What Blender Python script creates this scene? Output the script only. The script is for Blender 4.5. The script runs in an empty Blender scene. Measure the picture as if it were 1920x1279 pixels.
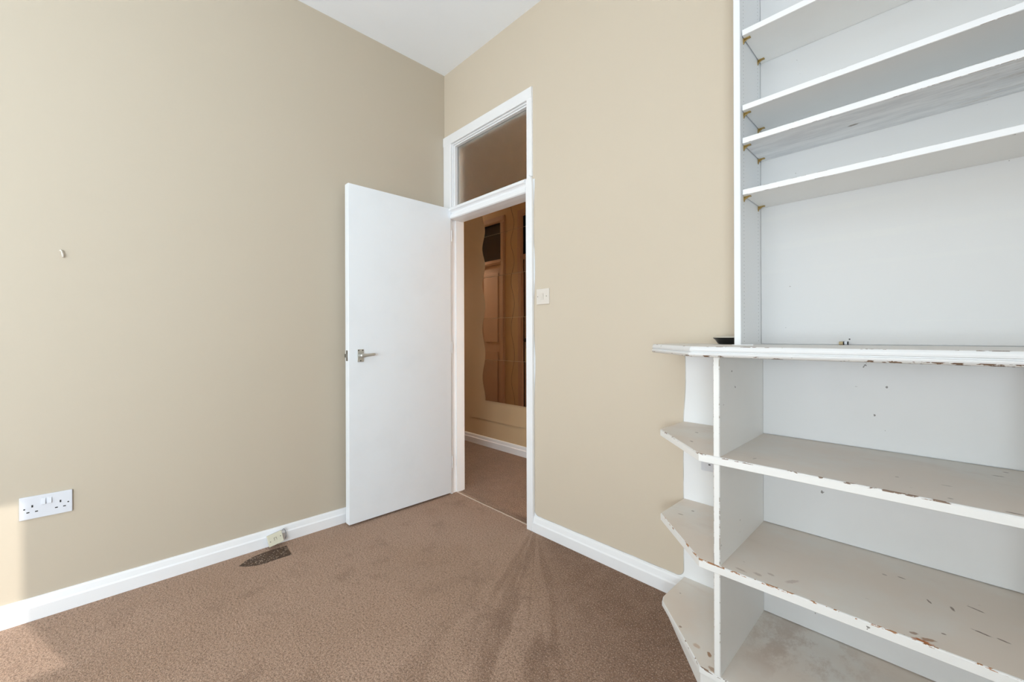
import bpy, bmesh, math, random
from mathutils import Vector, Matrix

random.seed(7)
SC = bpy.context.scene
COL = SC.collection
PI = math.pi

# ------------------------------------------------------------------ camera
cd = bpy.data.cameras.new('camera')
cd.sensor_fit = 'HORIZONTAL'
cd.sensor_width = 36.0
cd.lens = 778.756 / 1920 * 36.0
cd.shift_y = -8.84 / 1920
cd.clip_start = 0.02
cam = bpy.data.objects.new('camera', cd)
COL.objects.link(cam)
YAW, ROLL = 0.8036, -0.0034
fw = Vector((-math.sin(YAW), math.cos(YAW), 0))
r0 = fw.cross(Vector((0, 0, 1)))
u0 = r0.cross(fw)
rr = r0 * math.cos(ROLL) + u0 * math.sin(ROLL)
uu = u0 * math.cos(ROLL) - r0 * math.sin(ROLL)
M = Matrix((rr, uu, -fw)).transposed().to_4x4()
M.translation = Vector((2.4182, -1.6819, 1.075))
cam.matrix_world = M
SC.camera = cam

# ------------------------------------------------------------------ view
vs = SC.view_settings
vs.view_transform = 'Standard'
vs.look = 'None'
vs.gamma = 1.0
vs.use_curve_mapping = False
vs.exposure = 0.10
SC.cycles.max_bounces = 12
SC.cycles.diffuse_bounces = 8
SC.cycles.glossy_bounces = 4
SC.cycles.transmission_bounces = 8
SC.cycles.sample_clamp_indirect = 4.0

# ------------------------------------------------------------------ world + lights
wd = bpy.data.worlds.new('sky')
SC.world = wd
wd.use_nodes = True
bgn = wd.node_tree.nodes['Background']
bgn.inputs[0].default_value = (0.72, 0.84, 1.0, 1)
bgn.inputs[1].default_value = 0.25

XR, YB, HC, WT, HY = 3.3, -4.6, 2.898, 0.085, 0.965   # right wall, rear wall, ceiling, door-wall thickness, hall far wall


def sun(name, direction, energy, angle, col):
    l = bpy.data.lights.new(name, 'SUN')
    l.energy = energy
    l.angle = angle
    l.color = col
    o = bpy.data.objects.new(name, l)
    COL.objects.link(o)
    o.rotation_euler = Vector(direction).to_track_quat('-Z', 'Y').to_euler()
    return o


def area(name, loc, direction, sx, sy, energy, col, spread=PI):
    l = bpy.data.lights.new(name, 'AREA')
    l.shape = 'RECTANGLE'
    l.size, l.size_y = sx, sy
    l.energy = energy
    l.color = col
    l.spread = spread
    o = bpy.data.objects.new(name, l)
    COL.objects.link(o)
    o.location = loc
    o.rotation_euler = Vector(direction).to_track_quat('-Z', 'Y').to_euler()
    return o


sun('sun', (-1, -0.3325, -0.60), 2.8, math.radians(0.45), (1.0, 0.95, 0.88))
area('daylight_right_window', (XR - 0.02, -1.72, 2.1), (-1, 0, 0.0), 1.75, 0.75, 1.5, (0.80, 0.92, 1.0))
area('fill_right_rear', (XR - 0.02, -3.55, 1.12), (-1, 0, 0.38), 1.45, 0.95, 122, (0.82, 0.93, 1.0))  # main fill light, set in an added window out of view
area('fill_rear', (1.65, YB + 0.03, 1.06), (0, 1, 0.5), 2.6, 1.0, 42, (0.84, 0.935, 1.0))  # soft fill from an added rear window, evens out the room


# ------------------------------------------------------------------ node helpers
def lin(c):
    return tuple(((v / 255) / 12.92 if v / 255 <= 0.04045 else ((v / 255 + 0.055) / 1.055) ** 2.4) for v in c) + (1,)


class NT:
    def __init__(s, name):
        s.m = bpy.data.materials.new(name)
        s.m.use_nodes = True
        s.t = s.m.node_tree
        s.b = s.t.nodes['Principled BSDF']
        s.out = s.t.nodes['Material Output']

    def n(s, typ, **kw):
        nd = s.t.nodes.new(typ)
        for k, v in kw.items():
            setattr(nd, k, v)
        return nd

    def put(s, sock, v):
        if isinstance(v, bpy.types.NodeSocket):
            s.t.links.new(v, sock)
        else:
            sock.default_value = v

    def math(s, op, a, b=None, c=None, clamp=False):
        nd = s.n('ShaderNodeMath', operation=op, use_clamp=clamp)
        s.put(nd.inputs[0], a)
        if b is not None:
            s.put(nd.inputs[1], b)
        if c is not None:
            s.put(nd.inputs[2], c)
        return nd.outputs[0]

    def vmath(s, op, a, b=None):
        nd = s.n('ShaderNodeVectorMath', operation=op)
        s.put(nd.inputs[0], a)
        if b is not None:
            s.put(nd.inputs[1], b)
        return nd.outputs['Value'] if op in ('LENGTH', 'DISTANCE', 'DOT_PRODUCT') else nd.outputs[0]

    def pos(s):
        if not hasattr(s, '_p'):
            s._p = s.n('ShaderNodeNewGeometry').outputs['Position']
        return s._p

    def xyz(s):
        if not hasattr(s, '_x'):
            s._x = s.n('ShaderNodeSeparateXYZ')
            s.put(s._x.inputs[0], s.pos())
        return s._x.outputs[0], s._x.outputs[1], s._x.outputs[2]

    def noise(s, scale, detail=3, rough=0.5, stretch=None, color=False, off=None):
        nd = s.n('ShaderNodeTexNoise')
        v = s.pos()
        if stretch:
            v = s.vmath('MULTIPLY', v, stretch)
        if off:
            v = s.vmath('ADD', v, off)
        s.put(nd.inputs['Vector'], v)
        nd.inputs['Scale'].default_value = scale
        nd.inputs['Detail'].default_value = detail
        nd.inputs['Roughness'].default_value = rough
        return nd.outputs[1 if color else 0]

    def ramp(s, v, a, b, lo=0.0, hi=1.0):
        nd = s.n('ShaderNodeMapRange', interpolation_type='SMOOTHSTEP')
        s.put(nd.inputs[0], v)
        for i, q in zip((1, 2, 3, 4), (a, b, lo, hi)):
            nd.inputs[i].default_value = q
        return nd.outputs[0]

    def mix(s, f, a, b, mode='MIX'):
        nd = s.n('ShaderNodeMix', data_type='RGBA', blend_type=mode)
        s.put(nd.inputs[0], f)
        s.put(nd.inputs[6], a)
        s.put(nd.inputs[7], b)
        return nd.outputs[2]

    def bump(s, h, strength, dist):
        nd = s.n('ShaderNodeBump')
        nd.inputs['Strength'].default_value = strength
        nd.inputs['Distance'].default_value = dist
        s.put(nd.inputs['Height'], h)
        s.put(s.b.inputs['Normal'], nd.outputs[0])

    def fin(s, col, rough=0.5, metal=0.0, spec=None):
        s.put(s.b.inputs['Base Color'], col)
        s.put(s.b.inputs['Roughness'], rough)
        s.b.inputs['Metallic'].default_value = metal
        if spec is not None:
            s.b.inputs['Specular IOR Level'].default_value = spec
        return s.m


def mark_group():
    """ellipse mask around a centre, turned by an angle, with a frayed outline"""
    g = bpy.data.node_groups.new('wear_spot', 'ShaderNodeTree')
    for nm, ty in (('P', 'NodeSocketVector'), ('C', 'NodeSocketVector'), ('S', 'NodeSocketVector'), ('A', 'NodeSocketFloat')):
        g.interface.new_socket(nm, in_out='INPUT', socket_type=ty)
    g.interface.new_socket('F', in_out='OUTPUT', socket_type='NodeSocketFloat')
    i = g.nodes.new('NodeGroupInput')
    o = g.nodes.new('NodeGroupOutput')
    sub = g.nodes.new('ShaderNodeVectorMath'); sub.operation = 'SUBTRACT'
    rot = g.nodes.new('ShaderNodeVectorRotate'); rot.rotation_type = 'Z_AXIS'
    div = g.nodes.new('ShaderNodeVectorMath'); div.operation = 'DIVIDE'
    ln = g.nodes.new('ShaderNodeVectorMath'); ln.operation = 'LENGTH'
    no = g.nodes.new('ShaderNodeTexNoise'); no.inputs['Scale'].default_value = 160
    ma = g.nodes.new('ShaderNodeMath'); ma.operation = 'ADD'
    mr = g.nodes.new('ShaderNodeMapRange')
    mr.inputs[1].default_value = 1.6; mr.inputs[2].default_value = 1.2
    L = g.links.new
    L(i.outputs['P'], sub.inputs[0]); L(i.outputs['C'], sub.inputs[1])
    L(sub.outputs[0], rot.inputs['Vector']); L(i.outputs['A'], rot.inputs['Angle'])
    L(rot.outputs[0], div.inputs[0]); L(i.outputs['S'], div.inputs[1])
    L(div.outputs[0], ln.inputs[0]); L(i.outputs['P'], no.inputs['Vector'])
    L(ln.outputs['Value'], ma.inputs[0]); L(no.outputs[0], ma.inputs[1])
    L(ma.outputs[0], mr.inputs[0]); L(mr.outputs[0], o.inputs['F'])
    return g


MARK = mark_group()


def marks(t, col, spots):
    """spots: (x, y, z, length, width, angle, rgb, strength)"""
    for x, y, z, lx, ly, ang, rgb, k in spots:
        g = t.n('ShaderNodeGroup')
        g.node_tree = MARK
        t.put(g.inputs['P'], t.pos())
        g.inputs['C'].default_value = (x, y, z)
        g.inputs['S'].default_value = (lx, ly, 0.02)
        g.inputs['A'].default_value = ang
        f = t.math('MULTIPLY', g.outputs[0], k)
        col = t.mix(f, col, lin(rgb))
    return col


# ------------------------------------------------------------------ materials
WHITE = (236, 237, 239)
CREAM = (189, 178, 161)
BROWN = (96, 78, 64)
EDGEW = (224, 223, 221)


def m_white(name, base=WHITE, rough=0.38, specks=0.0, smudge=0.25):
    t = NT(name)
    c = lin(base)
    n = t.noise(3.5, 4, 0.6)
    c = t.mix(t.ramp(n, 0.45, 0.8, 0, smudge), c, lin(tuple(int(v * 0.93) for v in base)))
    if specks:
        s = t.noise(42, 2, 0.5, off=(3, 7, 1))
        s2 = t.noise(5, 1, 0.5, off=(9, 1, 4))
        f = t.math('MULTIPLY', t.ramp(s, 0.745, 0.765), t.ramp(s2, 0.5, 0.56))
        c = t.mix(t.math('MULTIPLY', f, specks), c, lin((96, 90, 84)))
    t.bump(t.noise(60, 2, 0.5), 0.05, 0.002)
    return t.fin(c, rough)


M_WHITE = m_white('white gloss paint')
M_DOORW = m_white('white door paint', (234, 239, 244), 0.35)
M_UNIT = m_white('white unit paint', (237, 237, 235), 0.42, specks=0.8)
M_UNITB = m_white('white unit back paint', (224, 225, 226), 0.45, specks=0.8)
M_CEIL = m_white('ceiling paint', (243, 248, 254), 0.8, smudge=0.1)


def m_edge(name, amount, col=BROWN, base=EDGEW):
    """worn edge: short dark chips strung along the edge"""
    t = NT(name)
    n = t.noise(46, 3, 0.65, stretch=(0.8, 0.8, 2.5), off=(1, 2, 3))
    big = t.noise(4.5, 2, 0.5, off=(5, 5, 5))
    v = t.math('ADD', n, t.math('MULTIPLY', t.math('SUBTRACT', big, 0.5), 0.55))
    f = t.ramp(v, 0.60 - amount, 0.615 - amount)
    c = t.mix(f, lin(base), t.mix(t.noise(25, 2), lin(col), lin(tuple(min(255, int(q * 1.5)) for q in col))))
    return t.fin(c, 0.45)


M_EDGE = m_edge('chipped white edge', 0.015)
M_EDGE_RUST = m_edge('worn edge with bare brown wood', 0.045, (120, 84, 54))
M_EDGE_FINE = m_edge('lightly chipped edge', -0.03, (130, 124, 118))


def m_shelf_top(name, spots, stains=0.0, base=(217, 205, 193)):
    t = NT(name)
    n = t.noise(3.2, 4, 0.6, off=(2, 0, 0))
    c = t.mix(t.ramp(n, 0.35, 0.7), lin(base), lin((220, 217, 211)))
    n2 = t.noise(6, 5, 0.65, stretch=(0.5, 1.6, 1), off=(0, 4, 0))
    c = t.mix(t.ramp(n2, 0.55, 0.75, 0, 0.35), c, lin((198, 184, 174)))
    if stains:
        n3 = t.noise(9, 6, 0.75, stretch=(1, 0.6, 1), off=(8, 4, 2))
        x, y, z = t.xyz()
        near = t.ramp(t.vmath('DISTANCE', t.pos(), (2.10, -0.12, 0.09)), 0.05, 0.28, 1, 0)
        c = t.mix(t.math('MULTIPLY', t.math('MULTIPLY', t.ramp(n3, 0.45, 0.62), near), stains), c, lin((158, 128, 104)))
    # hair scratches and tiny chips
    s = t.noise(90, 2, 0.5, stretch=(0.45, 1.3, 1), off=(11, 3, 6))
    s2 = t.noise(7, 1, 0.5, off=(3, 3, 0))
    f = t.math('MULTIPLY', t.ramp(s, 0.755, 0.775), t.ramp(s2, 0.53, 0.58))
    c = t.mix(t.math('MULTIPLY', f, 0.5), c, lin((120, 100, 88)))
    c = marks(t, c, spots)
    # rim where the paint has rubbed off behind the front edge
    x, y, z = t.xyz()
    e = t.ramp(y, -0.424, -0.413, 1, 0)
    n4 = t.noise(36, 3, 0.6, stretch=(0.8, 1.5, 1), off=(6, 1, 9))
    c = t.mix(t.math('MULTIPLY', t.ramp(t.math('ADD', n4, t.math('MULTIPLY', e, 0.09)), 0.725, 0.745), e), c, lin(BROWN))
    t.bump(n2, 0.04, 0.003)
    return t.fin(c, t.ramp(n, 0.3, 0.7, 0.38, 0.55))


DK = (104, 84, 68)
S1M = [(2.512, -0.104, .725, .012, .003, 0, DK, .8), (2.529, -0.048, .725, .006, .003, 0, DK, .8), (2.424, -0.288, .725, .010, .0022, 0, DK, .6),
       (2.515, -0.41, .725, .012, .003, 0.05, DK, .9), (2.339, -0.289, .725, .004, .003, 0, DK, .7), (2.429, -0.392, .725, .005, .004, 0, DK, .5),
       (2.046, -0.367, .725, .009, .002, 1.9, DK, .7), (1.80, -0.16, .725, .007, .005, .5, DK, .6), (1.84, -0.30, .725, .009, .004, .8, DK, .7)]
S2M = [(2.393, -0.218, .411, .009, .003, 1.1, DK, .8), (2.433, -0.217, .411, .011, .003, 1.3, DK, .8), (2.473, -0.18, .411, .016, .0028, .35, DK, .8),
       (2.478, -0.29, .411, .016, .0028, .25, DK, .9), (2.509, -0.292, .411, .011, .003, .3, DK, .8), (2.338, -0.129, .411, .009, .0026, .2, DK, .8),
       (2.305, -0.142, .411, .006, .004, .2, DK, .5), (2.418, -0.354, .411, .004, .003, 0, DK, .8),
       (2.386, -0.424, .411, .020, .012, .1, (176, 100, 40), 1.0), (2.394, -0.404, .411, .014, .006, -.5, (150, 104, 66), .8), (2.372, -0.398, .411, .009, .005, -.5, (130, 92, 62), .7),
       (2.135, -0.363, .411, .022, .007, -1.0, (188, 172, 164), .7), (2.06, -0.39, .411, .012, .006, .3, (178, 162, 152), .7), (2.085, -0.365, .411, .010, .005, .3, (178, 162, 152), .7),
       (2.02, -0.40, .411, .016, .005, .2, (170, 150, 138), .6), (1.74, -0.16, .411, .010, .004, 0, DK, .6), (1.76, -0.10, .411, .006, .005, 0, DK, .6)]
S3M = [(1.916, -0.357, .091, .012, .006, .9, (150, 110, 76), .9), (1.874, -0.348, .091, .014, .009, .5, (196, 172, 150), .8), (1.95, -0.41, .091, .02, .008, .2, (160, 130, 106), .8),
       (1.80, -0.30, .091, .006, .005, .5, (140, 112, 92), .8), (1.72, -0.12, .091, .004, .003, 0, DK, .5)]
M_TOP1 = m_shelf_top('aged cream shelf surface', S1M)
M_TOP2 = m_shelf_top('aged scratched cream shelf surface', S2M)
M_TOP3 = m_shelf_top('stained cream shelf surface', S3M, stains=0.42)
M_WTOP = m_shelf_top('worktop surface', [], base=(216, 212, 208))


def m_underside():
    t = NT('bare greyish shelf underside')
    n = t.noise(8, 6, 0.7, stretch=(0.7, 5.0, 1))
    n2 = t.noise(2.2, 2, 0.5, off=(1, 8, 0))
    c = t.mix(t.ramp(n, 0.35, 0.7), lin((236, 238, 240)), lin((212, 215, 218)))
    f = t.math('MULTIPLY', t.ramp(t.noise(14, 5, 0.8, stretch=(0.6, 4, 1), off=(4, 4, 4)), 0.52, 0.66), t.ramp(t.xyz()[0], 2.36, 2.52))
    c = t.mix(t.math('MULTIPLY', f, 0.5), c, lin((176, 170, 160)))
    c = marks(t, c, [(2.235, -0.10, 1.698, .014, .006, .2, (140, 136, 128), .9)])
    return t.fin(c, 0.6)


M_UNDER = m_underside()


def m_side_panel():
    """white upright with two rows of small peg holes"""
    t = NT('white upright with peg holes')
    x, y, z = t.xyz()
    c = lin((232, 234, 236))
    zz = t.math('SUBTRACT', t.math('FLOORED_MODULO', z, 0.0125), 0.00625)
    hole = None
    for yc in (-0.186, -0.034):
        dy = t.math('SUBTRACT', y, yc)
        d = t.math('SQRT', t.math('ADD', t.math('MULTIPLY', dy, dy), t.math('MULTIPLY', zz, zz)))
        h = t.ramp(d, 0.0012, 0.0020, 1, 0)
        hole = h if hole is None else t.math('MAXIMUM', hole, h)
    c = t.mix(t.math('MULTIPLY', hole, 0.85), c, lin((70, 70, 72)))
    return t.fin(c, 0.42)


M_PEG = m_side_panel()


def m_back():
    """white back board, faint bands where shelves once stood, a few nail holes"""
    t = NT('white back board')
    x, y, z = t.xyz()
    c = lin((209, 209, 209))
    for zc, w in ((1.385, .010), (1.30, .006), (1.485, .008), (1.115, .0015)):
        f = t.ramp(t.math('ABSOLUTE', t.math('SUBTRACT', t.math('ADD', z, t.math('MULTIPLY', t.noise(3, 2), 0.012)), zc + 0.006)), w * .6, w * 1.6, 1, 0)
        f = t.math('MULTIPLY', f, t.ramp(t.noise(4, 3, off=(0, 0, zc * 9)), 0.3, 0.65, 0, 0.55))
        c = t.mix(f, c, lin((212, 212, 210)))
    s = t.noise(60, 2, 0.5, off=(3, 7, 1))
    s2 = t.noise(6, 1, 0.5, off=(9, 1, 4))
    f = t.math('MULTIPLY', t.ramp(s, 0.76, 0.775), t.ramp(s2, 0.52, 0.58))
    c = t.mix(t.math('MULTIPLY', f, .7), c, lin((96, 90, 84)))
    g = t.ramp(t.vmath('DISTANCE', t.pos(), (2.214, -0.005, 1.062)), 0.0018, 0.0026, 1, 0)
    c = t.mix(g, c, lin((40, 38, 36)))
    return t.fin(c, 0.45)


M_BACK = m_back()


def m_wall():
    t = NT('cream wall paint')
    n = t.noise(1.8, 3, 0.5)
    c = t.mix(t.ramp(n, 0.3, 0.7, 0, 0.25), lin(CREAM), lin((186, 175, 157)))
    b = t.math('ADD', t.math('MULTIPLY', t.noise(14, 4, 0.6), 0.6), t.math('MULTIPLY', t.noise(240, 2, 0.5), 0.05))
    t.bump(b, 0.12, 0.006)
    return t.fin(c, 0.62, spec=0.35)


M_WALL = m_wall()


def m_door_wall():
    """cream wall cut in around the frame and skirting, white behind the corner shelves and bookcase"""
    t = NT('cream and white wall paint')
    x, y, z = t.xyz()
    n = t.noise(1.8, 3, 0.5)
    cream = t.mix(t.ramp(n, 0.3, 0.7, 0, 0.25), lin((205, 193, 175)), lin((201, 189, 171)))
    white = lin((233, 235, 237))
    # rounded cream field between door frame and corner shelves
    zc = t.math('MAXIMUM', z, 0.72)
    wv = t.math('MULTIPLY', t.math('COSINE', t.math('MULTIPLY', t.math('SUBTRACT', zc, 0.92), 12)), 0.006)
    xr = t.math('SUBTRACT', x, wv)
    r = 0.03
    hx, cx = (1.684 - 0.855) / 2, (1.684 + 0.855) / 2
    qx = t.math('MAXIMUM', t.math('SUBTRACT', t.math('ABSOLUTE', t.math('SUBTRACT', xr, cx)), hx - r), 0)
    qz = t.math('MAXIMUM', t.math('SUBTRACT', 0.089 + r, z), 0)
    d = t.math('SUBTRACT', t.math('SQRT', t.math('ADD', t.math('MULTIPLY', qx, qx), t.math('MULTIPLY', qz, qz))), r)
    field = t.math('LESS_THAN', d, 0.0)
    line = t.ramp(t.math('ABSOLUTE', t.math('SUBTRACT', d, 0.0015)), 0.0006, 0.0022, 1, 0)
    a = t.math('MULTIPLY', t.math('GREATER_THAN', z, 1.945), t.math('LESS_THAN', x, 1.955))
    b = t.math('MULTIPLY', t.math('MULTIPLY', t.math('GREATER_THAN', z, 1.03), t.math('LESS_THAN', x, 1.955)), t.math('GREATER_THAN', x, 1.2))
    e = t.math('LESS_THAN', x, 0.4)
    other = t.math('MAXIMUM', t.math('MAXIMUM', a, b), e)
    cr = t.math('MAXIMUM', field, other)
    c = t.mix(cr, white, cream)
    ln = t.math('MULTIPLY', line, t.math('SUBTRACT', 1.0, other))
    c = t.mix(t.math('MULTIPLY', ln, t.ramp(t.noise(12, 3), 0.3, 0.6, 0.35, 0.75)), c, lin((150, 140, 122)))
    h = t.math('ADD', t.math('MULTIPLY', t.noise(14, 4, 0.6), 0.6), t.math('MULTIPLY', cr, 0.25))
    t.bump(h, 0.12, 0.006)
    return t.fin(c, 0.6, spec=0.35)


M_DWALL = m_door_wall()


def m_hall():
    t = NT('tan hall wall paint')
    n = t.noise(2.5, 3, 0.5)
    c = t.mix(n, lin((196, 172, 136)), lin((206, 182, 146)))
    t.bump(t.noise(30, 3), 0.08, 0.004)
    return t.fin(c, 0.6)


M_HALL = m_hall()


def m_carpet():
    t = NT('brown carpet')
    x, y, z = t.xyz()
    fine = t.noise(330, 2, 0.6)
    mid = t.noise(130, 3, 0.7, off=(3, 3, 0))
    c = t.mix(t.ramp(t.noise(1.4, 3, 0.5, off=(0.6, 0.2, 0)), 0.35, 0.68), lin((190, 156, 131)), lin((200, 167, 144)))
    # pile swept into darker strokes fanning out from the foot of the door frame
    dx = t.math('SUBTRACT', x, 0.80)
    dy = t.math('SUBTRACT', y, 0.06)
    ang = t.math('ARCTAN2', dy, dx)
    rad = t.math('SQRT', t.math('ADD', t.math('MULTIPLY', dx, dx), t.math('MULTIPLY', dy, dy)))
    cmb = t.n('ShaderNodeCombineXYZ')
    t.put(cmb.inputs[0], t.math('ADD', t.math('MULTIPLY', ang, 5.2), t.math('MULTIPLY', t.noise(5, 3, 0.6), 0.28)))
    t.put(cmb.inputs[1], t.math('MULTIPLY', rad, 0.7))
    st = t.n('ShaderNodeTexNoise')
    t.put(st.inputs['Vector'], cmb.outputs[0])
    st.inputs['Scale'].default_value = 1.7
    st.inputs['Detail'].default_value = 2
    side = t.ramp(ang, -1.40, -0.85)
    base = t.ramp(ang, -1.05, -0.35, 0.0, 0.85)  # carpet evenly darker along the skirting right of the door
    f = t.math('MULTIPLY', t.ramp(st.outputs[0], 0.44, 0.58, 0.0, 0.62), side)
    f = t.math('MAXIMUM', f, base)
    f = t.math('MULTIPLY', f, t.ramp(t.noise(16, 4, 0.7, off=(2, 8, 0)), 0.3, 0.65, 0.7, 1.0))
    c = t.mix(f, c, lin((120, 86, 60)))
    # trodden smudges
    sm = t.math('MULTIPLY', t.ramp(t.noise(7, 5, 0.72, off=(7, 2, 0)), 0.50, 0.66), t.ramp(t.noise(1.7, 2, 0.5, off=(1, 5, 0)), 0.42, 0.6))
    c = t.mix(t.math('MULTIPLY', sm, 0.42), c, lin((132, 102, 82)))
    hall_shade = t.ramp(y, 0.02, 0.04)  # same carpet in the hall, painted darker for the dimmer light there
    c = t.mix(t.math('MULTIPLY', hall_shade, t.ramp(t.noise(5, 4, 0.6), 0.3, 0.7, 0.35, 0.85)), c, lin((118, 92, 70)))
    # grain of the twist pile
    c = t.mix(t.ramp(mid, 0.36, 0.56, 0.62, 0.0), c, lin((104, 78, 60)))
    c = t.mix(t.ramp(fine, 0.38, 0.58, 0.42, 0.0), c, lin((96, 70, 56)))
    c = t.mix(t.ramp(t.noise(190, 2, 0.6, off=(5, 5, 5)), 0.54, 0.66, 0.0, 0.45), c, lin((232, 204, 182)))
    h = t.math('ADD', fine, t.math('MULTIPLY', mid, 1.5))
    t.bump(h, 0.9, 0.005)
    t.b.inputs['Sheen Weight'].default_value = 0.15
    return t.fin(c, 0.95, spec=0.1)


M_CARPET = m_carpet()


def m_plain(name, rgb, rough=0.5, metal=0.0, var=0.06, scale=30):
    t = NT(name)
    n = t.noise(scale, 3)
    c = t.mix(n, lin(rgb), lin(tuple(max(0, int(v * (1 - var))) for v in rgb)))
    return t.fin(c, rough, metal)


M_STEEL = m_plain('brushed satin metal', (200, 198, 192), 0.36, 0.75)
M_DARK = m_plain('dark screw hole', (40, 38, 36), 0.6)
M_SCREW = m_plain('dull screw', (120, 114, 104), 0.5, 0.4)
M_BRASS = m_plain('aged brass', (186, 158, 96), 0.42, 0.55, 0.25, 200)
M_PLASTIC = m_plain('white plastic', (214, 217, 224), 0.3, var=0.02)
M_CREAMPL = m_plain('cream plastic', (222, 215, 206), 0.35, var=0.03)
M_YELLOWED = m_plain('yellowed plastic', (214, 210, 190), 0.4, var=0.06)
M_BLACK = m_plain('black gloss', (14, 13, 11), 0.18)
M_PALE = m_plain('pale matt lid', (196, 190, 178), 0.4)
M_TAN = m_plain('tan plastic', (180, 164, 128), 0.4)
M_CABLE = m_plain('grey cable', (150, 158, 172), 0.45)
M_STRIP = m_plain('pale joining strip', (206, 190, 174), 0.5)
M_DOORWOOD = m_plain('hall joinery paint', (192, 164, 142), 0.45, var=0.05, scale=8)
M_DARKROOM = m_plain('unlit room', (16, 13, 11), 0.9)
M_BLIND = m_plain('off white blind', (236, 234, 226), 0.8)


def m_mirror():
    t = NT('bronze mirror')
    t.bump(t.noise(2.2, 1, 0.4, stretch=(1, 1, .6)), 0.03, 0.01)
    return t.fin(lin((234, 222, 210)), 0.03, 1.0)


M_MIRROR = m_mirror()


def m_glass(name, rough, ripple):
    t = NT(name)
    t.b.inputs['Transmission Weight'].default_value = 1.0
    t.b.inputs['IOR'].default_value = 1.3
    if ripple:
        t.bump(t.math('ADD', t.noise(90, 2, 0.5, stretch=(1, 1, 0.35)), t.math('MULTIPLY', t.noise(260, 1), 0.4)), 0.6, 0.003)
    return t.fin((0.93, 0.95, 0.93, 1), rough)


M_OBSC = m_glass('obscured glass', 0.32, True)
M_DGLASS = m_glass('dark fanlight glass', 0.06, False)


def m_pane():
    t = NT('window glass')
    tr = t.n('ShaderNodeBsdfTransparent')
    gl = t.n('ShaderNodeBsdfGlossy')
    gl.inputs['Roughness'].default_value = 0.02
    mx = t.n('ShaderNodeMixShader')
    mx.inputs[0].default_value = 0.06
    t.t.links.new(tr.outputs[0], mx.inputs[1])
    t.t.links.new(gl.outputs[0], mx.inputs[2])
    t.t.links.new(mx.outputs[0], t.out.inputs[0])
    return t.m


M_PANE = m_pane()


def m_scorch():
    t = NT('scorched carpet')
    w = t.n('ShaderNodeTexVoronoi')
    t.put(w.inputs['Vector'], t.vmath('MULTIPLY', t.pos(), (1.0, 0.8, 1)))
    w.inputs['Scale'].default_value = 120
    d = w.outputs['Distance']
    c = t.mix(t.ramp(t.noise(60, 3), 0.3, 0.7), lin((66, 48, 36)), lin((88, 67, 50)))
    f = t.math('MULTIPLY', t.ramp(d, 0.22, 0.34, 1, 0), t.ramp(t.noise(22, 2, off=(4, 4, 0)), 0.40, 0.50))
    c = t.mix(f, c, lin((176, 156, 138)))
    t.bump(d, 0.6, 0.003)
    return t.fin(c, 0.8)


M_SCORCH = m_scorch()


# ------------------------------------------------------------------ mesh helpers
def obj(name, bm, mats, parent=None, kind=None, label=None, cat=None, group=None, bevel=0.0, smooth=False):
    me = bpy.data.meshes.new(name)
    bmesh.ops.recalc_face_normals(bm, faces=bm.faces)
    bm.to_mesh(me)
    bm.free()
    for m in (mats if isinstance(mats, (list, tuple)) else [mats]):
        me.materials.append(m)
    if smooth:
        for p in me.polygons:
            p.use_smooth = True
    o = bpy.data.objects.new(name, me)
    COL.objects.link(o)
    if parent:
        o.parent = parent
        o.matrix_parent_inverse = Matrix.Translation(-parent.location) if parent.location.length else Matrix()
    if bevel:
        b = o.modifiers.new('bevel', 'BEVEL')
        b.width = bevel
        b.segments = 2
        b.limit_method = 'ANGLE'
        b.angle_limit = math.radians(35)
    tag(o, kind, label, cat, group)
    return o


def tag(o, kind=None, label=None, cat=None, group=None):
    if kind: o['kind'] = kind
    if label: o['label'] = label
    if cat: o['category'] = cat
    if group: o['group'] = group
    return o


def empty(name, loc, label, cat, group=None, kind=None):
    o = bpy.data.objects.new(name, None)
    COL.objects.link(o)
    o.location = loc
    o.empty_display_size = 0.05
    return tag(o, kind, label, cat, group)


def box(bm, x0, x1, y0, y1, z0, z1, mat=0):
    v = [bm.verts.new(p) for p in ((x0, y0, z0), (x1, y0, z0), (x1, y1, z0), (x0, y1, z0), (x0, y0, z1), (x1, y0, z1), (x1, y1, z1), (x0, y1, z1))]
    for f in ((0, 3, 2, 1), (4, 5, 6, 7), (0, 1, 5, 4), (1, 2, 6, 5), (2, 3, 7, 6), (3, 0, 4, 7)):
        fc = bm.faces.new([v[i] for i in f])
        fc.material_index = mat
    return v


def B(*a):
    bm = bmesh.new()
    box(bm, *a)
    return bm


def prism(bm, pts, axis, a, b, mat=0):
    """extrude a 2-D outline along axis 0/1/2 from a to b; outline coords are the other two axes in order"""
    def P(u, v, w):
        q = [u, v]
        q.insert(axis, w)
        return q
    A = [bm.verts.new(P(u, v, a)) for u, v in pts]
    Bv = [bm.verts.new(P(u, v, b)) for u, v in pts]
    n = len(pts)
    fs = [bm.faces.new(A), bm.faces.new(Bv[::-1])]
    for i in range(n):
        fs.append(bm.faces.new((A[i], A[(i + 1) % n], Bv[(i + 1) % n], Bv[i])))
    for f in fs:
        f.material_index = mat
    return A, Bv


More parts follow.
